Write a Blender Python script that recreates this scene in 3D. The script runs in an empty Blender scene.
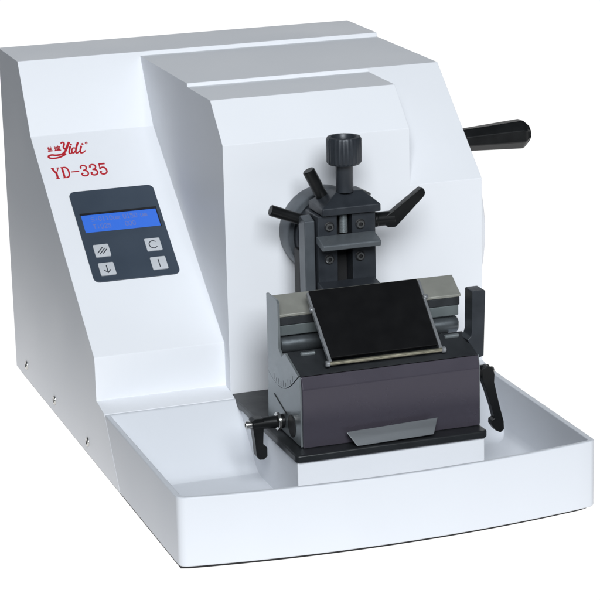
import bpy, bmesh, math
from mathutils import Vector, Matrix

sc = bpy.context.scene
COL = sc.collection
R = math.radians

# ------------------------------------------------------------------ materials
def principled(name, base, rough=0.5, metal=0.0, bump=0.0, bscale=900.0, var=0.0, vscale=40.0,
               coat=0.0, spec=0.5, stretch=None):
    m = bpy.data.materials.new(name); m.use_nodes = True
    nt = m.node_tree; b = nt.nodes['Principled BSDF']
    b.inputs['Base Color'].default_value = (*base, 1)
    b.inputs['Roughness'].default_value = rough
    b.inputs['Metallic'].default_value = metal
    b.inputs['Specular IOR Level'].default_value = spec
    b.inputs['Coat Weight'].default_value = coat
    tc = nt.nodes.new('ShaderNodeTexCoord'); mp = nt.nodes.new('ShaderNodeMapping')
    nt.links.new(tc.outputs['Object'], mp.inputs['Vector'])
    if stretch: mp.inputs['Scale'].default_value = stretch
    if var:
        n = nt.nodes.new('ShaderNodeTexNoise'); n.inputs['Scale'].default_value = vscale
        n.inputs['Detail'].default_value = 6
        nt.links.new(mp.outputs['Vector'], n.inputs['Vector'])
        rp = nt.nodes.new('ShaderNodeMapRange')
        rp.inputs['From Min'].default_value = 0.3; rp.inputs['From Max'].default_value = 0.7
        rp.inputs['To Min'].default_value = 1 - var; rp.inputs['To Max'].default_value = 1 + var
        nt.links.new(n.outputs['Fac'], rp.inputs['Value'])
        mx = nt.nodes.new('ShaderNodeVectorMath'); mx.operation = 'SCALE'
        mx.inputs[0].default_value = base
        nt.links.new(rp.outputs['Result'], mx.inputs['Scale'])
        nt.links.new(mx.outputs['Vector'], b.inputs['Base Color'])
        rr = nt.nodes.new('ShaderNodeMapRange')
        rr.inputs['From Min'].default_value = 0.3; rr.inputs['From Max'].default_value = 0.7
        rr.inputs['To Min'].default_value = rough * 0.85; rr.inputs['To Max'].default_value = min(1, rough * 1.15)
        nt.links.new(n.outputs['Fac'], rr.inputs['Value'])
        nt.links.new(rr.outputs['Result'], b.inputs['Roughness'])
    if bump:
        n2 = nt.nodes.new('ShaderNodeTexNoise'); n2.inputs['Scale'].default_value = bscale
        n2.inputs['Detail'].default_value = 2
        nt.links.new(mp.outputs['Vector'], n2.inputs['Vector'])
        bp = nt.nodes.new('ShaderNodeBump'); bp.inputs['Strength'].default_value = bump
        bp.inputs['Distance'].default_value = 0.0004
        nt.links.new(n2.outputs['Fac'], bp.inputs['Height'])
        nt.links.new(bp.outputs['Normal'], b.inputs['Normal'])
    return m

M = {}
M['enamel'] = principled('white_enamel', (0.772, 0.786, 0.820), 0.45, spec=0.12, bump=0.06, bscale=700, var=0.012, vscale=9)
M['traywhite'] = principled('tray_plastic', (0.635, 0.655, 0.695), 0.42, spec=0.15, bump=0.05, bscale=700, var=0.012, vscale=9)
M['panel'] = principled('slate_panel_film', (0.040, 0.055, 0.078), 0.42, var=0.06, vscale=25)
M['key'] = principled('silver_key', (0.55, 0.57, 0.60), 0.45, metal=0.1, var=0.03)
M['ink'] = principled('dark_ink', (0.03, 0.035, 0.045), 0.5)
M['red'] = principled('red_ink', (0.46, 0.012, 0.022), 0.5, var=0.08, vscale=200)
M['anod'] = principled('dark_anodised', (0.030, 0.035, 0.043), 0.42, metal=0.25, bump=0.12, bscale=1600, var=0.12, vscale=60)
M['anodl'] = principled('grey_anodised', (0.105, 0.118, 0.132), 0.34, metal=0.35, bump=0.10, bscale=1600, var=0.10, vscale=60)
M['jaw'] = principled('jaw_grey', (0.14, 0.157, 0.172), 0.33, metal=0.4, bump=0.08, bscale=1400, var=0.08, vscale=70)
M['side'] = principled('machined_grey', (0.25, 0.275, 0.285), 0.33, metal=0.55, bump=0.10, bscale=900, var=0.12, vscale=50)
M['purple'] = principled('violet_grey_anodised', (0.078, 0.070, 0.090), 0.27, metal=0.40, bump=0.10, bscale=1500, var=0.035, vscale=14)
M['top'] = principled('dark_grey_top', (0.033, 0.036, 0.040), 0.42, metal=0.25, spec=0.4, bump=0.10, bscale=1500, var=0.12, vscale=50)
M['bar'] = principled('green_grey_bar', (0.20, 0.23, 0.235), 0.32, metal=0.5, bump=0.08, bscale=900, var=0.10, vscale=70, stretch=(0.2, 1, 1))
M['roller'] = principled('burnished_roller', (0.17, 0.19, 0.205), 0.30, metal=0.75, var=0.08, vscale=80)
M['beige'] = principled('nickel_plate', (0.40, 0.40, 0.36), 0.36, metal=0.5, var=0.06, vscale=60)
M['steel'] = principled('steel', (0.55, 0.54, 0.52), 0.2, metal=0.95, var=0.08, vscale=120)
M['brass'] = principled('pale_brass', (0.48, 0.45, 0.34), 0.30, metal=0.85, var=0.08, vscale=120)
M['strip'] = principled('satin_strip', (0.34, 0.35, 0.365), 0.34, metal=0.6, var=0.06, vscale=90)
M['alu'] = principled('brushed_aluminium', (0.14, 0.15, 0.16), 0.38, metal=0.6, bump=0.08, bscale=600, var=0.06, vscale=60, stretch=(0.1, 1, 1))
M['black'] = principled('black_plastic', (0.006, 0.0065, 0.007), 0.36, spec=0.35, bump=0.10, bscale=1200, var=0.15, vscale=60)
M['matte'] = principled('matte_black', (0.0045, 0.0045, 0.005), 0.45, spec=0.2, var=0.03, vscale=60)
M['plate'] = principled('black_base_plate', (0.018, 0.020, 0.022), 0.38, metal=0.2, bump=0.08, bscale=1300, var=0.12, vscale=50)
M['rubber'] = principled('dark_rubber', (0.02, 0.02, 0.022), 0.7)
M['slot'] = principled('dark_gap', (0.006, 0.006, 0.007), 0.6)

def emissive(name, base, col, strength, rough=0.5):
    m = principled(name, base, rough)
    b = m.node_tree.nodes['Principled BSDF']
    b.inputs['Emission Color'].default_value = (*col, 1)
    b.inputs['Emission Strength'].default_value = strength
    return m
M['lcd'] = emissive('backlit_blue_lcd', (0.02, 0.06, 0.25), (0.030, 0.135, 0.60), 0.80, 0.35)
M['lcdtext'] = emissive('lcd_characters', (0.05, 0.07, 0.2), (0.13, 0.16, 0.36), 0.75, 0.4)
M['table'] = emissive('glowing_white_sweep', (0.02, 0.02, 0.02), (1, 1, 1), 1.02, 0.7)  # near-black base with added emission keeps the ground white; no real backlight
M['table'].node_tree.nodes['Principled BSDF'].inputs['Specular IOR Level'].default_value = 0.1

# ------------------------------------------------------------------ helpers
ROOTLOC = {}
def root(name, label, cat, loc):
    o = bpy.data.objects.new(name, None); COL.objects.link(o)
    o.location = loc; o.empty_display_size = 0.05
    o['label'] = label; o['category'] = cat
    ROOTLOC[o.name] = Vector(loc)
    return o

def abs_loc(o):
    v = Vector((0, 0, 0))
    while o is not None:
        v += o.location; o = o.parent
    return v

def link(name, bm, mats, parent, bevel=0.0, seg=3, angle=28, label=None, smooth=35):
    """bm holds world coordinates; the part is placed under parent without any transform left over"""
    if not isinstance(mats, (list, tuple)): mats = [mats]
    bmesh.ops.recalc_face_normals(bm, faces=bm.faces)
    me = bpy.data.meshes.new(name); bm.to_mesh(me); bm.free()
    for m in mats: me.materials.append(M[m])
    # local origin = centre of the part
    cs = [v.co for v in me.vertices]
    c = Vector([(min(p[i] for p in cs) + max(p[i] for p in cs)) / 2 for i in range(3)])
    me.transform(Matrix.Translation(-c))
    for p in me.polygons: p.use_smooth = True
    me.set_sharp_from_angle(angle=R(smooth))
    o = bpy.data.objects.new(name, me); COL.objects.link(o)
    o.parent = parent
    o.location = c - (abs_loc(parent) if parent else Vector((0, 0, 0)))
    if bevel:
        b = o.modifiers.new('bevel', 'BEVEL'); b.width = bevel; b.segments = seg
        b.limit_method = 'ANGLE'; b.angle_limit = R(angle); b.harden_normals = True
        b.use_clamp_overlap = True
    if label: o['label'] = label
    return o

def box(bm, x0, x1, y0, y1, z0, z1, mi=0):
    v = [bm.verts.new((x, y, z)) for x in (x0, x1) for y in (y0, y1) for z in (z0, z1)]
    for f in ((0, 1, 3, 2), (4, 6, 7, 5), (0, 4, 5, 1), (2, 3, 7, 6), (0, 2, 6, 4), (1, 5, 7, 3)):
        bm.faces.new([v[i] for i in f]).material_index = mi

def prism(bm, pts, axis, a, b, mi=0):
    """closed 2-D outline pushed along an axis; pts are the two other coordinates in xyz order"""
    def P(p, t):
        q = list(p); q.insert('xyz'.index(axis), t); return q
    va = [bm.verts.new(P(p, a)) for p in pts]; vb = [bm.verts.new(P(p, b)) for p in pts]
    n = len(pts)
    fs = [bm.faces.new(va), bm.faces.new(list(reversed(vb)))]
    for i in range(n):
        fs.append(bm.faces.new((va[i], va[(i + 1) % n], vb[(i + 1) % n], vb[i])))
    for f in fs: f.material_index = mi

def lathe(bm, origin, direction, prof, seg=40, ripple=None, mi=0, phase=0.0):
    """prof: list of (r, t); ripple(angle, r, i) -> r"""
    d = Vector(direction).normalized()
    u = d.orthogonal().normalized(); w = d.cross(u)
    rings = []
    for i, (r, t) in enumerate(prof):
        if r < 1e-7:
            rings.append([bm.verts.new(Vector(origin) + d * t)])
        else:
            ring = []
            for k in range(seg):
                a = 2 * math.pi * k / seg + phase
                rr = ripple(k, r, i) if ripple else r
                ring.append(bm.verts.new(Vector(origin) + d * t + (u * math.cos(a) + w * math.sin(a)) * rr))
            rings.append(ring)
    for i in range(len(rings) - 1):
        A, B = rings[i], rings[i + 1]
        if len(A) == 1 and len(B) == 1: continue
        for k in range(seg):
            k2 = (k + 1) % seg
            if len(A) == 1: f = (A[0], B[k2], B[k])
            elif len(B) == 1: f = (A[k], A[k2], B[0])
            else: f = (A[k], A[k2], B[k2], B[k])
            bm.faces.new(f).material_index = mi

def rod(bm, p0, p1, r0, r1=None, ch=0.0008, seg=28, mi=0):
    r1 = r0 if r1 is None else r1
    p0, p1 = Vector(p0), Vector(p1); L = (p1 - p0).length
    lathe(bm, p0, p1 - p0, [(0, 0), (r0 - ch, 0), (r0, ch), (r1, L - ch), (r1 - ch, L), (0, L)], seg, mi=mi)

def socket_screw(bm, c, d, r, h, mi=0, mi_dark=1):
    """socket-head screw: head with a sunken dark hexagon"""
    lathe(bm, c, d, [(0, 0), (r, 0), (r, h * 0.75), (r * 0.88, h), (r * 0.5, h)], 24, mi=mi)
    lathe(bm, c, d, [(r * 0.5, h), (r * 0.48, h * 0.45), (0, h * 0.45)], 6, mi=mi_dark)

BM = bmesh.new

# ------------------------------------------------------------------ the microtome
mt = root('microtome', 'white rotary microtome with blue screen panel, black crank grip and shallow front tray',
          'microtome', (0.21, 0.34, 0.0))

ZT, ZP, ZC = 0.3763, 0.3718, 0.3682
XB, XC, W = 0.1384, 0.3395, 0.42
YR, YT, YP, YC, YF = 0.683, 0.5855, 0.400, 0.317, 0.279
EP = (0.5395, 0.3007)                 # kink between upper face and control slope
SF = (0.2952, 0.1177)                 # foot of the control slope

def housing():
    bm = BM()
    V = {}
    def v(n, x, y, z): V[n] = bm.verts.new((x, y, z)); return V[n]
    dl = 0.007
    sl = Vector((0, SF[0] - EP[0], SF[1] - EP[1])).normalized()
    prof = [('l1', YT, ZT), ('l2', *EP), ('l3a', SF[0] - sl.y * dl, SF[1] - sl.z * dl),
            ('l3m', SF[0] + 0.0009, SF[1] + 0.0006), ('l3b', SF[0], SF[1] - dl), ('l4', SF[0], 0.0725),
            ('g1', 0.2640, 0.0676), ('g0', 0.2142, 0.0)]
    for n, y, z in prof:
        v(n + 'L', 0, y, z); v(n + 'R', XB, y, z)
    v('r0L', 0, YR, 0); v('r1L', 0, YR, ZT); v('r1R', W, YR, ZT); v('r0R', W, YR, 0)
    v('t1W', W, YT, ZT)
    YS = EP[0] + (YT - EP[0]) * (ZP - EP[1]) / (ZT - EP[1])
    v('a0', XB, YS, ZP); v('a1', XB, YP, ZP); v('a1d', XB, YP - 0.0004, ZC); v('a2', XB, YC, ZC)
    v('a3', XB, YF, 0.3286); v('a5', XB, YF, 0.0690); v('a6', XB, YF, 0.0)
    v('b1', XC, YP, ZP); v('b1d', XC, YF + (YP - YF) * (ZC - 0.2685) / (ZP - 0.2685), ZC); v('b2', XC - 0.001, YC, ZC); v('b3', XC, YF, 0.3286); v('b4', XC, YF, 0.2685)
    v('c0', W, YS, ZP); v('c1', W, YP, ZP); v('c4', W, YF, 0.2685)
    v('m5', 0.338, YF, 0.0700); v('m6', 0.338, YF, 0.0); v('c5', W, YF, 0.0700)
    v('k1m', 0.338, 0.2640, 0.0676); v('k0m', 0.338, 0.2142, 0); v('k1', W, 0.2640, 0.0676); v('k0', W, 0.2142, 0)
    F = lambda *n: bm.faces.new([V[i] for i in n])
    F('r0L', 'r1L', 'l1L', 'l2L', 'l3aL', 'l3mL', 'l3bL', 'l4L', 'g1L', 'g0L')       # outer left side
    F('r1L', 'r1R', 't1W', 'l1R', 'l1L')                                              # top
    for a, b in zip(['l1', 'l2', 'l3a', 'l3m', 'l3b', 'l4', 'g1'], ['l2', 'l3a', 'l3m', 'l3b', 'l4', 'g1', 'g0']):
        F(*([a + 'L', a + 'R'] + (['a0'] if a == 'l1' else []) + [b + 'R', b + 'L']))
    F('l1R', 't1W', 'c0', 'a0')                                                       # step
    F('a0', 'c0', 'c1', 'b1', 'a1')                                                   # plateau
    F('a1', 'b1', 'b1d', 'a1d'); F('a1d', 'b1d', 'b2', 'a2'); F('a2', 'b2', 'b3', 'a3')
    F('b1d', 'b4', 'b3', 'b2')
    F('b1', 'c1', 'c4', 'b4', 'b1d')                                                         # sloping shoulder
    F('a3', 'b3', 'b4', 'c4', 'c5', 'm5', 'm6', 'a6', 'a5')                           # front
    F('a0', 'a1', 'a1d', 'l2R'); F('a1d', 'a2', 'a3', 'l2R')                   # recess wall
    F('l2R', 'a3', 'a5', 'l3mR', 'l3aR'); F('a5', 'l4R', 'l3bR', 'l3mR')
    F('a5', 'a6', 'g0R', 'g1R', 'l4R')
    F('m5', 'c5', 'k1', 'k1m'); F('k1m', 'k1', 'k0', 'k0m'); F('m5', 'k1m', 'k0m', 'm6')
    F('r1R', 'r0R', 'k0', 'k1', 'c5', 'c4', 'c1', 'c0', 't1W')                        # right side
    F('r0L', 'r0R', 'r1R', 'r1L')                                                     # back
    F('r0L', 'g0L', 'g0R', 'a6', 'm6', 'k0m', 'k0', 'r0R')                            # underside
    return bm
link('housing', housing(), 'enamel', mt, bevel=0.0025, seg=4, angle=9, smooth=30)

# base pad the whole machine stands on
bm = BM()
NB = 24
def bow(x): return -0.019 * (1 - ((x - 0.21) / 0.21) ** 2)
pts = [(0.004, 0.679), (0.004, 0.013)] + [(x, bow(x) + 0.012) for x in [0.012 + (0.396) * i / NB for i in range(NB + 1)]] + [(0.416, 0.013), (0.416, 0.679)]
prism(bm, pts, 'z', -0.006, -0.0006)
link('base_pad', bm, 'rubber', mt)

# ---- waste tray
def tray():
    bm = BM()
    def loop(ins, z, yb, rc):
        x0, x1 = ins, W - ins
        P = [(x0, yb)]
        yl = bow(0) + ins
        n = 6
        for i in range(n + 1):                       # left front corner
            a = math.pi + (math.pi / 2) * i / n
            P.append((x0 + rc + rc * math.cos(a), yl + rc + rc * math.sin(a) + (bow(x0 + rc + rc * math.cos(a)) - bow(0)) * (i / n)))
        xs = [x0 + rc + (x1 - x0 - 2 * rc) * i / 28 for i in range(1, 28)]
        P += [(x, bow(x) + ins) for x in xs]
        for i in range(n + 1):
            a = 1.5 * math.pi + (math.pi / 2) * i / n
            P.append((x1 - rc + rc * math.cos(a), yl + rc + rc * math.sin(a) + (bow(x1 - rc + rc * math.cos(a)) - bow(W)) * (1 - i / n)))
        P.append((x1, yb))
        return [bm.verts.new((x, y, z)) for x, y in P]
    h = 0.0676
    L = [loop(0.0, 0.0, 0.2136, 0.007), loop(0.0, h, 0.2634, 0.007), loop(0.0055, h, 0.2585, 0.0045),
         loop(0.0075, 0.020, 0.2080, 0.006), loop(0.0095, 0.0135, 0.2010, 0.007), loop(0.0145, 0.0095, 0.1940, 0.010), loop(0.022, 0.0080, 0.1860, 0.012)]
    n = len(L[0])
    for A, B in zip(L, L[1:]):
        for i in range(n):
            bm.faces.new((A[i], A[(i + 1) % n], B[(i + 1) % n], B[i]))
    bm.faces.new(L[-1]); bm.faces.new(list(reversed(L[0])))
    return bm
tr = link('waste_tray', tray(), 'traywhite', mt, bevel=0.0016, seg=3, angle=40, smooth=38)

# ---- plinth that carries the knife holder
bm = BM(); box(bm, 0.1392, 0.3328, 0.0690, 0.2780, 0.0005, 0.0602)
link('plinth', bm, 'enamel', mt, bevel=0.0012)

# ---- side screws near the foot of the left wall
for y, z in ((0.6251, 0.0172), (0.488, 0.0160), (0.3413, 0.0140)):
    bm = BM()
    lathe(bm, (0.0, y, z), (-1, 0, 0), [(0.0052, 0.0), (0.0052, 0.0006), (0.0046, 0.0016), (0.0025, 0.0019)], 20)
    lathe(bm, (0.0, y, z), (-1, 0, 0), [(0.0025, 0.0019), (0.0024, 0.0008), (0, 0.0008)], 6, mi=1)
    link('screw', bm, ['steel', 'slot'], mt)

# ---- slope frame: u across (metres), v down the slope, n out of the face
SO = Vector((0, EP[0], EP[1]))
SV = Vector((0, SF[0] - EP[0], SF[1] - EP[1])).normalized()
SN = Vector((0, SV.z, -SV.y))
def S(u, v, n=0.0): return SO + Vector((1, 0, 0)) * u + SV * v + SN * n

def slab(bm, outline, n0, n1, mi=0):
    a = [bm.verts.new(S(u, v, n0)) for u, v in outline]; b = [bm.verts.new(S(u, v, n1)) for u, v in outline]
    k = len(outline)
    fs = [bm.faces.new(b), bm.faces.new(list(reversed(a)))]
    for i in range(k): fs.append(bm.faces.new((a[i], a[(i + 1) % k], b[(i + 1) % k], b[i])))
    for f in fs: f.material_index = mi

def rrect(u0, u1, v0, v1, r, n=6):
    P = []
    for cx, cy, a0 in ((u0 + r, v0 + r, math.pi), (u1 - r, v0 + r, 1.5 * math.pi), (u1 - r, v1 - r, 0), (u0 + r, v1 - r, 0.5 * math.pi)):
        for i in range(n + 1):
            a = a0 + math.pi / 2 * i / n
            P.append((cx + r * math.cos(a), cy + r * math.sin(a)))
    return P

def smooth_line(P, n=5):
    if len(P) < 3: return P
    out = []
    for i in range(len(P) - 1):
        p0 = P[max(i - 1, 0)]; p1 = P[i]; p2 = P[i + 1]; p3 = P[min(i + 2, len(P) - 1)]
        for k in range(n):
            t = k / n
            out.append(tuple(0.5 * ((2 * p1[j]) + (-p0[j] + p2[j]) * t + (2 * p0[j] - 5 * p1[j] + 4 * p2[j] - p3[j]) * t * t
                                    + (-p0[j] + 3 * p1[j] - 3 * p2[j] + p3[j]) * t ** 3) for j in (0, 1)))
    out.append(P[-1]); return out

def ribbon(bm, P, w, n0, h, mi=0):
    """flat ink stroke along a polyline on the slope; w is a width or (start, end)"""
    if not isinstance(w, tuple): w = (w, w)
    Q = [Vector(p) for p in P]; k = len(Q); Lf = []; Rt = []
    d0 = (Q[1] - Q[0]).normalized(); d1 = (Q[-1] - Q[-2]).normalized()
    Q[0] = Q[0] - d0 * w[0] * 0.25; Q[-1] = Q[-1] + d1 * w[1] * 0.25
    for i in range(k):
        a = (Q[i] - Q[i - 1]).normalized() if i else d0
        b = (Q[i + 1] - Q[i]).normalized() if i < k - 1 else d1
        t = a + b
        t = t.normalized() if t.length > 1e-6 else a
        nn = Vector((-t.y, t.x)); ww = w[0] + (w[1] - w[0]) * i / max(1, k - 1)
        s = min(1.5, 1 / max(0.4, abs(t.dot(a))))
        Lf.append(Q[i] + nn * ww / 2 * s); Rt.append(Q[i] - nn * ww / 2 * s)
    lo = []; hi = []
    for p in Lf + Rt:
        lo.append(bm.verts.new(S(p.x, p.y, n0))); hi.append(bm.verts.new(S(p.x, p.y, n0 + h)))
    for i in range(k - 1):
        bm.faces.new((hi[i], hi[i + 1], hi[k + i + 1], hi[k + i])).material_index = mi
        bm.faces.new((lo[i], hi[i], hi[i + 1], lo[i + 1])).material_index = mi
        bm.faces.new((lo[k + i], lo[k + i + 1], hi[k + i + 1], hi[k + i])).material_index = mi
    for i in (0, k - 1):
        bm.faces.new((lo[i], hi[i], hi[k + i], lo[k + i])).material_index = mi

# ---- control panel
bm = BM(); slab(bm, rrect(0.0228, 0.1162, 0.0840, 0.2090, 0.0065), -0.0005, 0.0012)
cp = link('control_panel', bm, 'panel', mt, bevel=0.0004, seg=2)
bm = BM()
slab(bm, [(0.0288, 0.1185), (0.1108, 0.1185), (0.1108, 0.1422), (0.0288, 0.1422)], 0.0012, 0.00145)
scr = link('screen', bm, 'lcd', cp)
bm = BM()
slab(bm, [(0.0278, 0.1160), (0.1118, 0.1160), (0.1118, 0.1183), (0.0278, 0.1183)], 0.0012, 0.0022)
slab(bm, [(0.1110, 0.1183), (0.1118, 0.1183), (0.1118, 0.1432), (0.1110, 0.1432)], 0.0012, 0.0022)
link('screen_edge', bm, 'slot', cp)
# two rows of LCD characters: worn 5 x 7 cells, not legible in the photo
CELLS = {'0': '0111010001100011000110001100010111', '2': '01110100010000100010001000100011111', '5': '11111100001111000001000011000101110',
         '1': '00100011000010000100001000010001110', 'm': '00000000001101010101101011010110101', 'u': '00000000001000110001100011001101101',
         'E': '11111100001000011110100001000011111', 'S': '01111100001000001110000010000111110', 'T': '11111001000010000100001000010000100',
         ':': '00000001000010000000001000010000000', 'r': '00000000001011011001100001000010000', '.': '00000000000000000000000000110001100'}
bm = BM()
def lcd_row(txt, u, v, cw, chh):
    for c in txt:
        bits = CELLS.get(c, '')
        for i, b in enumerate(bits[:35]):
            if b == '1':
                x = u + (i % 5) * cw / 6; y = v + (i // 5) * chh / 8
                slab(bm, [(x, y), (x + cw / 6.05, y), (x + cw / 6.05, y + chh / 8.05), (x, y + chh / 8.05)], 0.00145, 0.00153)
        u += cw
lcd_row('S:0110um', 0.0385, 0.1215, 0.0040, 0.0072); lcd_row('0150', 0.0735, 0.1215, 0.0040, 0.0072); lcd_row('um', 0.0925, 0.1215, 0.0040, 0.0072)
lcd_row('T:025', 0.0385, 0.1318, 0.0040, 0.0072); lcd_row('000', 0.0735, 0.1318, 0.0040, 0.0072)
link('screen_text', bm, 'lcdtext', cp)

def key(u0, v0, icon):
    bm = BM(); w, h = 0.0166, 0.0168
    slab(bm, rrect(u0, u0 + w, v0, v0 + h, 0.0012, 3), 0.0012, 0.0021)
    n0 = 0.0021
    cx, cy = u0 + w / 2, v0 + h / 2
    L = {'slashes': [[(cx - .0052, cy + .0030), (cx + .0012, cy - .0042)], [(cx - .0030, cy + .0045), (cx + .0034, cy - .0027)], [(cx + .0005, cy + .0040), (cx + .0052, cy - .0012)]],
         'C': [smooth_line([(cx + .0032, cy - .0036), (cx, cy - .0050), (cx - .0036, cy - .0030), (cx - .0044, cy + .0002), (cx - .0034, cy + .0034), (cx, cy + .0050), (cx + .0034, cy + .0034)])],
         'bar': [[(cx, cy - .0050), (cx, cy + .0055)]],
         'arrow': [[(cx, cy - .0048), (cx, cy + .0050)], [(cx - .0034, cy + .0014), (cx, cy + .0052), (cx + .0034, cy + .0014)]]}[icon]
    for i, P in enumerate(L): ribbon(bm, P, 0.0011, n0, 0.00006 + 0.00004 * i, mi=1)
    return link('button', bm, ['key', 'ink'], cp)
key(0.0318, 0.1600, 'slashes'); key(0.0880, 0.1590, 'C'); key(0.0880, 0.1846, 'bar'); key(0.0315, 0.1850, 'arrow')

# ---- red script mark and model number
MARK = {
 'Yl': ([(30.94, 12.99), (32.54, 11.81), (34.15, 12.6), (33.83, 15.3), (32.48, 18.66), (32.75, 21.43), (34.65, 20.89), (36.6, 18.6)], (1.5, 1.7)),
 'Yr': ([(39.73, 12.88), (37.8, 16.18), (35.52, 20.99), (33.13, 25.0), (29.76, 28.09), (26.25, 29.22), (21.77, 29.44), (17.54, 28.53), (14.13, 29.28), (13.34, 31.51), (15.63, 33.15), (20.12, 33.52), (25.49, 32.62), (30.4, 30.51), (32.8, 28.6)], (2.1, 1.5)),
 'i1': ([(39.8, 19.17), (38.04, 23.65), (36.97, 27.03), (37.59, 28.86), (39.54, 28.12), (40.6, 26.6)], (1.7, 1.0)),
 'i1dot': ([(41.2, 15.6), (41.56, 16.9)], (1.6, 1.6)),
 'd1': ([(44.57, 21.71), (42.54, 21.46), (40.64, 23.96), (40.0, 27.4), (41.56, 28.37), (43.82, 26.31)], (1.3, 1.3)),
 'd2': ([(49.36, 14.45), (46.74, 20.01), (44.48, 26.0), (44.51, 28.9), (46.2, 28.7), (48.4, 26.6)], (1.8, 1.0)),
 'i2': ([(51.99, 19.87), (49.98, 24.72), (49.14, 27.74), (49.86, 29.5), (52.35, 29.0), (55.2, 26.8)], (1.7, 1.0)),
 'i2dot': ([(53.7, 16.3), (54.06, 17.6)], (1.6, 1.6)),
 'reg': ([(57.26, 15.8), (58.25, 14.74), (59.27, 14.86), (59.58, 16.08), (58.73, 17.16), (57.72, 17.03), (57.26, 15.8)], (0.55, 0.55)),
 'regr': ([(58.1, 16.5), (58.2, 15.4), (58.8, 15.6)], (0.35, 0.35)),
 # two small written characters before the script word
 'h1': ([(15.6, 17.2), (16.3, 18.2)], (0.5, 0.5)), 'h2': ([(18.4, 16.9), (17.7, 18.1)], (0.5, 0.5)), 'h3': ([(14.8, 19.0), (19.2, 18.4)], (0.55, 0.55)),
 'h4': ([(16.4, 19.0), (15.0, 20.9)], (0.5, 0.5)), 'h5': ([(17.6, 18.9), (19.1, 20.5)], (0.5, 0.5)),
 'h6': ([(15.5, 20.9), (15.5, 23.0)], (0.5, 0.5)), 'h7': ([(16.6, 20.8), (16.6, 23.0)], (0.5, 0.5)), 'h8': ([(17.7, 20.8), (17.7, 22.9)], (0.5, 0.5)),
 'h9': ([(15.5, 20.9), (18.8, 20.6), (18.7, 22.8)], (0.5, 0.5)), 'hA': ([(14.5, 23.3), (19.6, 22.9)], (0.6, 0.6)),
 'k1': ([(22.6, 17.6), (23.5, 18.5)], (0.55, 0.55)), 'k2': ([(22.1, 19.9), (23.4, 19.7), (22.6, 21.8), (23.3, 22.2)], (0.5, 0.5)),
 'k3': ([(21.8, 23.2), (23.6, 22.7), (28.6, 23.2)], (0.6, 0.6)),
 'k4': ([(24.6, 18.4), (28.2, 18.0), (28.0, 21.6), (24.5, 21.9), (24.6, 18.4)], (0.5, 0.5)), 'k5': ([(24.6, 20.2), (28.1, 19.9)], (0.45, 0.45)), 'k6': ([(26.4, 16.6), (26.3, 21.8)], (0.5, 0.5)),
}
bm = BM()
for i, (n, (P, w)) in enumerate(MARK.items()):
    P = [(a / 1000, b / 1000) for a, b in P]
    if n[0] in 'Yid' and len(P) > 2: P = smooth_line(P, 5)
    if n == 'reg': P = smooth_line(P, 3)
    ribbon(bm, P, (w[0] / 760, w[1] / 760), 0.0, 0.0002 + 0.00003 * i)
link('logo', bm, 'red', mt, label='red script lettering mark above the model number')

# serifed glyphs on a 10 x 16 grid: strokes of (points, width)
T, t_ = 1.55, 0.75
G = {
 'Y': [([(0.9, 0.4), (4.8, 8.4)], T), ([(8.9, 0.4), (5.0, 8.4)], t_), ([(4.9, 8.0), (4.9, 15.6)], T), ([(0, 0.4), (3.2, 0.4)], t_), ([(7.0, 0.4), (9.8, 0.4)], t_), ([(3.0, 15.6), (6.8, 15.6)], t_)],
 'D': [([(1.7, 0.4), (1.7, 15.6)], T), ([(0.2, 0.4), (4.6, 0.4)], t_), ([(0.2, 15.6), (4.6, 15.6)], t_), ('c', [(4.4, 0.5), (7.2, 1.8), (8.7, 5.2), (8.8, 8), (8.7, 10.8), (7.2, 14.2), (4.4, 15.5)], 1.2)],
 '-': [([(0.2, 8.2), (9.6, 8.2)], 0.95)],
 '3': [('c', [(1.0, 3.6), (1.5, 1.5), (4.4, 0.4), (7.6, 1.6), (8.2, 4.2), (6.8, 6.6), (3.8, 7.5)], 1.1), ('c', [(3.8, 7.5), (7.4, 8.6), (8.8, 11.4), (7.8, 14.4), (4.4, 15.7), (1.2, 14.6), (0.5, 12.4)], 1.15), ([(0.6, 11.8), (1.5, 12.6)], 1.4), ([(0.8, 3.3), (1.6, 4.0)], 1.3)],
 '5': [([(1.5, 0.7), (8.4, 0.7)], 1.2), ([(1.6, 0.5), (1.1, 7.6)], 0.85), ('c', [(1.1, 7.6), (3.8, 5.9), (7.2, 6.6), (8.9, 10.0), (8.2, 13.8), (4.6, 15.7), (1.2, 14.6), (0.5, 12.4)], 1.1), ([(0.6, 11.8), (1.5, 12.6)], 1.4)],
}
bm = BM(); u = 0.0124; kk = 0
for ch in 'YD-335':
    sx, sy = 0.00086, 0.00098
    for st in G[ch]:
        if st[0] == 'c': P, w = smooth_line(st[1], 5), st[2]
        else: P, w = st
        ribbon(bm, [(u + x * sx, 0.0472 + y * sy) for x, y in P], w * 0.00145, 0.0, 0.0002 + 0.00003 * kk); kk += 1
    u += 0.01030
link('model_lettering', bm, 'red', mt, label='red serif letters reading YD-335')

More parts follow.
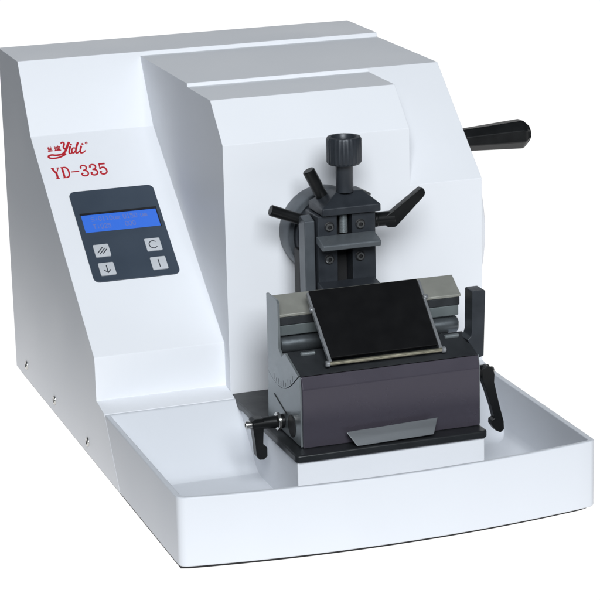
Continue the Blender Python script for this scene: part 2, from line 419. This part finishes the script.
# ---- handwheel on the right wall with its black crank grip
hw_y, hw_z = 0.4215, 0.197
bm = BM()
lathe(bm, (W, hw_y, hw_z), (1, 0, 0), [(0.018, 0), (0.018, 0.008), (0.086, 0.008), (0.092, 0.006), (0.0985, 0.008), (0.1000, 0.011), (0.1000, 0.018), (0.0985, 0.022), (0.092, 0.025), (0.086, 0.021),
      (0.024, 0.021), (0.024, 0.030), (0.020, 0.033), (0, 0.033)], 72)
hw = link('handwheel', bm, 'enamel', mt)
bm = BM()
lathe(bm, (W + 0.0215, 0.400, 0.2832), (1, 0, 0.012), [(0, 0), (0.0110, 0), (0.0126, 0.002), (0.0168, 0.074), (0.0168, 0.0755), (0.0160, 0.0780), (0.0095, 0.0850), (0.0085, 0.0856), (0, 0.0858)], 8, phase=R(22.5))
link('crank_grip', bm, 'black', hw, bevel=0.0012, seg=2, smooth=25)

# ---- specimen clamp on the front of the head
bm = BM()
cx, cz = 0.2412, 0.2335
lathe(bm, (cx, YF - 0.0002, cz), (0, -1, 0), [(0, 0), (0.0455, 0), (0.0455, 0.0250), (0.0442, 0.0270), (0.0395, 0.0272), (0.0385, 0.0262)], 72)
lathe(bm, (cx, YF - 0.0002, cz), (0, -1, 0), [(0.0385, 0.0262), (0.0380, 0.0330), (0.0360, 0.0355), (0.027, 0.0360), (0.0, 0.0360)], 72, mi=1)
scl = link('specimen_clamp', bm, ['anodl', 'anod'], mt)
# bracket behind the vise: dark box added to stand for the shaded gap behind the pale left cheek
bm = BM()
box(bm, 0.1990, 0.2035, 0.226, 0.2425, 0.178, 0.226)
link('gap_shade_box', bm, 'slot', scl, bevel=0.0008)
bm = BM()
prism(bm, [(0.2065, 0.172), (0.2250, 0.172), (0.2250, 0.2600), (0.2200, 0.2640), (0.2065, 0.2600)], 'x', 0.1985, 0.2092)
link('side_plate', bm, 'anodl', scl, bevel=0.0010)
bm = BM()
box(bm, 0.2100, 0.2306, 0.2000, 0.2370, 0.168, 0.2655)
box(bm, 0.2464, 0.2712, 0.2000, 0.2370, 0.168, 0.2655)
box(bm, 0.23065, 0.24635, 0.2160, 0.2365, 0.168, 0.2654, mi=1)
link('vise_body', bm, ['anod', 'slot'], scl, bevel=0.0009)
bm = BM()     # hipped cap
b0 = [(0.2138, 0.1950, 0.2662), (0.2754, 0.1950, 0.2662), (0.2754, 0.2375, 0.2662), (0.2138, 0.2375, 0.2662)]
b1 = [(x, y, 0.2736) for x, y, z in b0]
b2 = [(0.2350, 0.2140, 0.2852), (0.2630, 0.2140, 0.2852), (0.2630, 0.2320, 0.2852), (0.2350, 0.2320, 0.2852)]
vs = [[bm.verts.new(p) for p in r] for r in (b0, b1, b2)]
bm.faces.new(list(reversed(vs[0]))); bm.faces.new(vs[2])
for A, B in zip(vs, vs[1:]):
    for i in range(4): bm.faces.new((A[i], A[(i + 1) % 4], B[(i + 1) % 4], B[i]))
link('vise_cap', bm, 'anod', scl, bevel=0.0010)
bm = BM()
prism(bm, [(0.1955, 0.2457), (0.1785, 0.2410), (0.1775, 0.2400), (0.1790, 0.2352), (0.1830, 0.2345), (0.1998, 0.2385), (0.1998, 0.2457)], 'x', 0.2082, 0.2690)
link('jaw', bm, 'jaw', scl, bevel=0.0009)
bm = BM()
prism(bm, [(0.1780, 0.1900), (0.1780, 0.1960), (0.1998, 0.1985), (0.1998, 0.1800), (0.1850, 0.1800)], 'x', 0.2082, 0.2690)
link('jaw', bm, 'anod', scl, bevel=0.0009)
bm = BM()
def thread(k, r, i): return r
prof = []
zz = 0.2460
while zz < 0.2660:
    prof += [(0.0043, zz - 0.2460), (0.0038, zz - 0.2460 + 0.0005)]; zz += 0.0010
lathe(bm, (0.2392, 0.2060, 0.2460), (0, 0, 1), prof, 24)
link('spindle', bm, 'side', scl)
for x, z in ((0.2221, 0.2542), (0.2549, 0.2540), (0.2216, 0.2210), (0.2543, 0.2212)):
    bm = BM()
    lathe(bm, (x, 0.1999, z), (0, -1, 0), [(0.0052, 0.0), (0.0052, 0.0003), (0.0046, 0.0006)], 24, mi=1)
    socket_screw(bm, (x, 0.1997, z), (0, -1, 0), 0.0040, 0.0022)
    link('screw', bm, ['steel', 'slot'], scl)
bm = BM()
kz = 0.2850
prof = [(0.0088, 0), (0.0088, 0.0270), (0.0095, 0.0282), (0.0160, 0.0284), (0.0177, 0.0305), (0.0177, 0.0535), (0.0166, 0.0556), (0.0130, 0.0560), (0.0116, 0.0535), (0.0112, 0.0490), (0.0055, 0.0488), (0, 0.0488)]
def knurl(k, r, i): return r - (0.0005 if (k % 4 < 2 and i in (4, 5)) else 0)
lathe(bm, (0.2448, 0.2155, kz), (0, 0, 1), prof, 96, ripple=knurl)
link('clamp_knob', bm, 'anod', scl)
bm = BM(); rod(bm, (0.2060, 0.2290, 0.2560), (0.1707, 0.2290, 0.2700), 0.0057)
link('locking_lever', bm, 'black', scl)
bm = BM(); rod(bm, (0.2255, 0.2290, 0.2785), (0.2116, 0.2290, 0.3068), 0.0063)
link('locking_lever', bm, 'black', scl)
bm = BM(); rod(bm, (0.2700, 0.2480, 0.2775), (0.2835, 0.2480, 0.2700), 0.0028)
link('pin', bm, 'steel', scl)
# ratchet lever on the right of the vise
bm = BM()
rod(bm, (0.2712, 0.2150, 0.2530), (0.2965, 0.2150, 0.2530), 0.0074)
lathe(bm, (0.2740, 0.2150, 0.2530), (1, 0, 0), [(0.0074, 0), (0.0080, 0.0005), (0.0080, 0.0035), (0.0074, 0.0040)], 28)
prism(bm, [(0.2845, 0.2560), (0.2900, 0.2590), (0.3206, 0.2801), (0.3240, 0.2822), (0.3268, 0.2812), (0.3286, 0.2770), (0.3274, 0.2735), (0.2990, 0.2468), (0.2955, 0.2445), (0.2880, 0.2450), (0.2850, 0.2490)], 'y', 0.2085, 0.2165)
link('ratchet_lever', bm, 'black', scl, bevel=0.0014, seg=2)

# ------------------------------------------------------------------ the knife holder (lifts off the plinth)
kh = root('knife_holder', 'violet grey and black knife holder block with two clamp levers on the white plinth', 'knife holder', (0.2425, 0.17, 0.0582))
XL, XR = 0.1505, 0.3338
bm = BM()
r = 0.005
x0, x1, yf = 0.1368, 0.3350, 0.0655
pl = [(0.1390, 0.2780), (x0, 0.2620)]
for i in range(5):
    a = math.pi + math.pi / 2 * i / 4; pl.append((x0 + r + r * math.cos(a), yf + r + r * math.sin(a)))
for i in range(5):
    a = 1.5 * math.pi + math.pi / 2 * i / 4; pl.append((x1 - r + r * math.cos(a), yf + r + r * math.sin(a)))
pl.append((x1, 0.2780))
prism(bm, pl, 'z', 0.0605, 0.0682)
link('base_plate', bm, 'plate', kh, bevel=0.0018)

# lower block: front slab with a saddle cut for the tilting body
bm = BM()
arc = []
for i in range(13):                                   # concave cradle, seen as the arc on the left side
    a = R(205 + 92 * i / 12)
    arc.append((0.1480 + 0.0420 * math.cos(a) * 0.95, 0.1490 + 0.0400 * math.sin(a)))
blk = [(0.0830, 0.0684), (0.0830, 0.1275), (0.0850, 0.1385)]
def side_profile():
    pts = [(0.0830, 0.0684), (0.0830, 0.1275), (0.0866, 0.1394)]
    for i in range(13):
        t = i / 12
        # arc from (0.0990,0.1360) dipping to 0.1135 and up to (0.1835,0.1190)
        y = 0.0885 + (0.1835 - 0.0885) * t
        z = 0.1390 + (0.1190 - 0.1390) * t - 0.0150 * math.sin(math.pi * t)
        pts.append((y, z))
    pts.append((0.1860, 0.0684))
    return pts
prism(bm, side_profile(), 'x', XL, XR)
link('block', bm, 'purple', kh, bevel=0.0030, seg=5, angle=12)
bm = BM()   # side cheek of the block: bare machined face, a sheet bolted on the left and on the right
for xa, xb in ((XL - 0.0016, XL - 0.0001), (XR + 0.0001, XR + 0.0012)):
    q = [(y + (0.0026 if k < 2 else 0.0012 if k == 2 else 0), z) for k, (y, z) in enumerate(side_profile()) if k not in (3, 4)]
    q[0] = (q[0][0], 0.0695); q[-1] = (q[-1][0], 0.0695)
    bm = BM(); prism(bm, q, 'x', xa, xb)
    link('cheek', bm, 'side', kh)
# tilting body
def tilt_profile():
    pts = [(0.0868, 0.1399), (0.0905, 0.1412), (0.1270, 0.1532), (0.1300, 0.1400), (0.1835, 0.1400), (0.1835, 0.1205)]
    for i in range(12, -1, -1):
        t = i / 12
        pts.append((0.0888 + (0.1830 - 0.0888) * t, 0.1396 + (0.1196 - 0.1396) * t - 0.0150 * math.sin(math.pi * t)))
    return pts
bm = BM(); prism(bm, tilt_profile(), 'x', XL + 0.0002, XR - 0.0002)
link('tilting_body', bm, 'top', kh, bevel=0.0008, angle=30)
bm = BM()   # left end plate with the angle scale
lp = [(0.0885, 0.1402), (0.0905, 0.1408), (0.1270, 0.1522), (0.1380, 0.1460), (0.1465, 0.1520), (0.1465, 0.1975), (0.1500, 0.2000), (0.1795, 0.2000), (0.1805, 0.1990), (0.1812, 0.1215)]
for i in range(12, -1, -1):
    t = i / 12
    lp.append((0.0890 + (0.1812 - 0.0890) * t, 0.1398 + (0.1200 - 0.1398) * t - 0.0150 * math.sin(math.pi * t)))
prism(bm, lp, 'x', XL - 0.0022, XL + 0.0001)
for i in range(9):                                     # engraved scale ticks just above the arc
    t = 0.18 + 0.62 * i / 8
    y = 0.0890 + 0.0922 * t; z = 0.1398 - 0.0198 * t - 0.0150 * math.sin(math.pi * t)
    l = 0.006 if i % 2 == 0 else 0.004
    box(bm, XL - 0.00235, XL - 0.0022, y - 0.0004, y + 0.0004, z + 0.0015, z + 0.0015 + l, mi=1)
link('end_plate', bm, ['side', 'alu'], kh)
bm = BM()   # narrow dark post on the right
prism(bm, [(0.3345, 0.1280), (0.3475, 0.1320), (0.3496, 0.1975), (0.3486, 0.1990), (0.3366, 0.1990), (0.3356, 0.1980), (0.3350, 0.1580), (0.3338, 0.1535), (0.3300, 0.1500), (0.3338, 0.1440)], 'y', 0.1050, 0.1240)
link('end_post', bm, 'anod', kh, bevel=0.0009)
# rear bars and roller
bm = BM(); box(bm, 0.1512, 0.3420, 0.1560, 0.1780, 0.1612, 0.1716)
link('support_bar', bm, 'bar', kh, bevel=0.0008)
bm = BM(); box(bm, 0.1512, 0.3430, 0.1552, 0.1780, 0.1718, 0.1802)
link('support_bar', bm, 'top', kh, bevel=0.0008)
bm = BM(); prism(bm, [(0.1545, 0.1804), (0.1545, 0.1830), (0.1780, 0.1975), (0.1788, 0.1962), (0.1800, 0.1804)], 'x', 0.1508, 0.3440)
link('pressure_plate', bm, 'beige', kh, bevel=0.0006)
bm = BM(); rod(bm, (0.1535, 0.1635, 0.1505), (0.3425, 0.1635, 0.1505), 0.0088, ch=0.0015, seg=40)
link('roller', bm, 'roller', kh)
for xc in (0.1690, 0.3190):
    bm = BM(); rod(bm, (xc - 0.0075, 0.1190, 0.1518), (xc + 0.0075, 0.1190, 0.1518), 0.0022, seg=16)
    link('pin', bm, 'side', kh)

# knife guard: black flap between two light side strips, with a brass rod on its front edge
GA = Vector((0, 0.0955, 0.1465)); GB = Vector((0, 0.1580, 0.1998))
gd = (GB - GA).normalized(); gn = Vector((0, -gd.z, gd.y)); GLn = (GB - GA).length
def g(x, s, n): return Vector((x, 0, 0)) + GA + gd * s + gn * n
def gslab(bm, quad, n0, n1):
    a = [bm.verts.new(g(x, s, n0)) for x, s in quad]; b = [bm.verts.new(g(x, s, n1)) for x, s in quad]
    bm.faces.new(b); bm.faces.new(list(reversed(a)))
    for i in range(4): bm.faces.new((a[i], a[(i + 1) % 4], b[(i + 1) % 4], b[i]))
gxl = lambda s: 0.1842 - 0.0010 * s / GLn
gxr = lambda s: 0.2945 + 0.0020 * s / GLn
bm = BM(); gslab(bm, [(gxl(0.003), 0.003), (gxr(0.003), 0.003), (gxr(GLn), GLn), (gxl(GLn), GLn)], 0.0030, 0.0058)
kg = link('knife_guard', bm, 'matte', kh, bevel=0.0006)
for sgn, fx in ((-1, gxl), (1, gxr)):
    bm = BM()
    q = [(fx(0) + sgn * 0.0004, -0.001), (fx(0) + sgn * 0.0034, -0.001), (fx(GLn) + sgn * 0.0028, GLn - 0.002), (fx(GLn) + sgn * 0.0004, GLn - 0.002)]
    gslab(bm, q, 0.0022, 0.0062)
    lathe(bm, g(fx(0.060) + sgn * 0.0030, 0.060, 0.004), gn, [(0.0028, 0), (0.0028, 0.0032), (0.0018, 0.0042), (0, 0.0044)], 16)
    link('side_strip', bm, 'strip', kg, bevel=0.0003, seg=2)
bm = BM()
rod(bm, g(gxl(0) - 0.004, -0.0020, 0.0034), g(gxr(0) + 0.0045, -0.0020, 0.0034), 0.0021, seg=18)
link('front_rod', bm, 'brass', kg)
for xx in (gxl(0) - 0.0045, gxr(0) + 0.005):
    bm = BM(); rod(bm, g(xx - 0.0022, -0.0020, 0.0034), g(xx + 0.0022, -0.0020, 0.0034), 0.0031, seg=18)
    link('rod_end', bm, 'strip', kg)

# light grey trapezoid pull plate at the foot of the block
bm = BM()
f = [(0.1915, 0.0755, 0.0826), (0.2862, 0.0755, 0.0852), (0.2785, 0.0665, 0.0717), (0.1994, 0.0665, 0.0700)]
nrm = (Vector(f[1]) - Vector(f[0])).cross(Vector(f[3]) - Vector(f[0])).normalized()
a = [bm.verts.new(p) for p in f]; b = [bm.verts.new(Vector(p) + nrm * 0.0016) for p in f]
bm.faces.new(a); bm.faces.new(list(reversed(b)))
for i in range(4): bm.faces.new((a[i], a[(i + 1) % 4], b[(i + 1) % 4], b[i]))
link('pull_plate', bm, 'alu', kh, bevel=0.0004, seg=2)

# clamp levers: axle along x, drooping ratchet arm, socket screw at the end
# left
bm = BM()
rod(bm, (0.1155, 0.1380, 0.0805), (0.1415, 0.1380, 0.0805), 0.0062)
prism(bm, [(0.1145, 0.0855), (0.1175, 0.0876), (0.1265, 0.0872), (0.1275, 0.0850), (0.1264, 0.0738), (0.1256, 0.0584), (0.1298, 0.0570), (0.1297, 0.0478), (0.1258, 0.0449), (0.1214, 0.0452), (0.1186, 0.0490), (0.1176, 0.0625), (0.1158, 0.0771)], 'y', 0.1325, 0.1432)
cl = link('clamp_lever', bm, 'black', kh, bevel=0.0014, seg=2)
bm = BM(); socket_screw(bm, (0.1158, 0.1380, 0.0805), (-1, 0, 0), 0.0042, 0.0062)
link('screw', bm, ['steel', 'slot'], cl)
bm = BM(); lathe(bm, (0.1415, 0.1380, 0.0805), (1, 0, 0), [(0.004, 0), (0.0086, 0), (0.0092, 0.0006), (0.0092, 0.0026), (0.0086, 0.0032), (0.004, 0.0032)], 32)
link('washer', bm, 'steel', cl)
bm = BM(); rod(bm, (0.1440, 0.1380, 0.0805), (0.1490, 0.1380, 0.0805), 0.0070)
link('collar', bm, 'black', cl)
bm = BM(); rod(bm, (0.1486, 0.1120, 0.0830), (0.1482, 0.1120, 0.0830), 0.0110, ch=0.0001)
link('cam_recess', bm, 'slot', kh)
bm = BM()
prism(bm, [(0.1655, 0.1000), (0.1640, 0.1010), (0.1260, 0.0905), (0.1268, 0.0895)], 'x', XL - 0.0021, XL - 0.0016)
link('slot', bm, 'slot', kh)
# right
bm = BM()
rod(bm, (XR + 0.0012, 0.1030, 0.1168), (0.3520, 0.1030, 0.1168), 0.0066)
prism(bm, [(0.3412, 0.1215), (0.3477, 0.1240), (0.3530, 0.1215), (0.3551, 0.1146), (0.3547, 0.1065), (0.3597, 0.0840), (0.3648, 0.0645), (0.3652, 0.0561), (0.3614, 0.0532), (0.3560, 0.0560), (0.3515, 0.0625), (0.3517, 0.0672), (0.3548, 0.0689), (0.3515, 0.0818), (0.3456, 0.1003), (0.3423, 0.1090)], 'y', 0.0955, 0.1050)
cr = link('clamp_lever', bm, 'black', kh, bevel=0.0014, seg=2)
bm = BM(); socket_screw(bm, (0.3505, 0.1030, 0.1168), (1, 0, 0), 0.0040, 0.0060)
link('screw', bm, ['steel', 'slot'], cr)

# ------------------------------------------------------------------ the setting: a white sweep table with a glow added for a blank white ground
bm = BM()
prof = [(-0.31, -0.0062), (1.15, -0.0062)]
for i in range(1, 13):
    a = math.pi / 2 * i / 12
    prof.append((1.15 + 0.45 * math.sin(a), -0.0062 + 0.45 * (1 - math.cos(a))))
prof.append((1.60, 0.75))
va = [bm.verts.new((-0.18, y, z)) for y, z in prof]; vb = [bm.verts.new((1.9, y, z)) for y, z in prof]
for i in range(len(prof) - 1): bm.faces.new((va[i], vb[i], vb[i + 1], va[i + 1]))
bd = link('backdrop', bm, 'table', None)
bd['kind'] = 'structure'

# ------------------------------------------------------------------ light
w = bpy.data.worlds.new('World'); sc.world = w; w.use_nodes = True
bg = w.node_tree.nodes['Background']
bg.inputs['Color'].default_value = (0.72, 0.85, 1.0, 1); bg.inputs['Strength'].default_value = 0.07

def area(name, loc, target, sx, sy, energy, color):
    l = bpy.data.lights.new(name, 'AREA'); l.shape = 'RECTANGLE'; l.size = sx; l.size_y = sy
    l.energy = energy; l.color = color
    o = bpy.data.objects.new(name, l); COL.objects.link(o)
    o.location = loc
    o.rotation_euler = (Vector(target) - Vector(loc)).to_track_quat('-Z', 'Y').to_euler()
    return o
area('softbox', (-0.72, -3.85, 2.80), (0.21, 0.25, 0.16), 2.6, 1.9, 282, (0.93, 0.97, 1.0))

# ------------------------------------------------------------------ camera
cam = bpy.data.cameras.new('camera'); co = bpy.data.objects.new('camera', cam); COL.objects.link(co)
cam.sensor_width = 36; cam.lens = 2.4560149 * 1000 / 600 * 36
cam.clip_start = 0.05; cam.clip_end = 50
co.location = (-0.56158667, -2.033116, 0.84148916)
co.rotation_euler = (R(74.37131368), R(1.37232743), R(-18.97864741))
sc.camera = co

sc.view_settings.view_transform = 'Standard'; sc.view_settings.look = 'None'
sc.view_settings.exposure = 0; sc.view_settings.gamma = 1; sc.view_settings.use_curve_mapping = False
sc.render.engine = 'CYCLES'
sc.cycles.max_bounces = 8; sc.cycles.diffuse_bounces = 5
sc.cycles.use_denoising = True
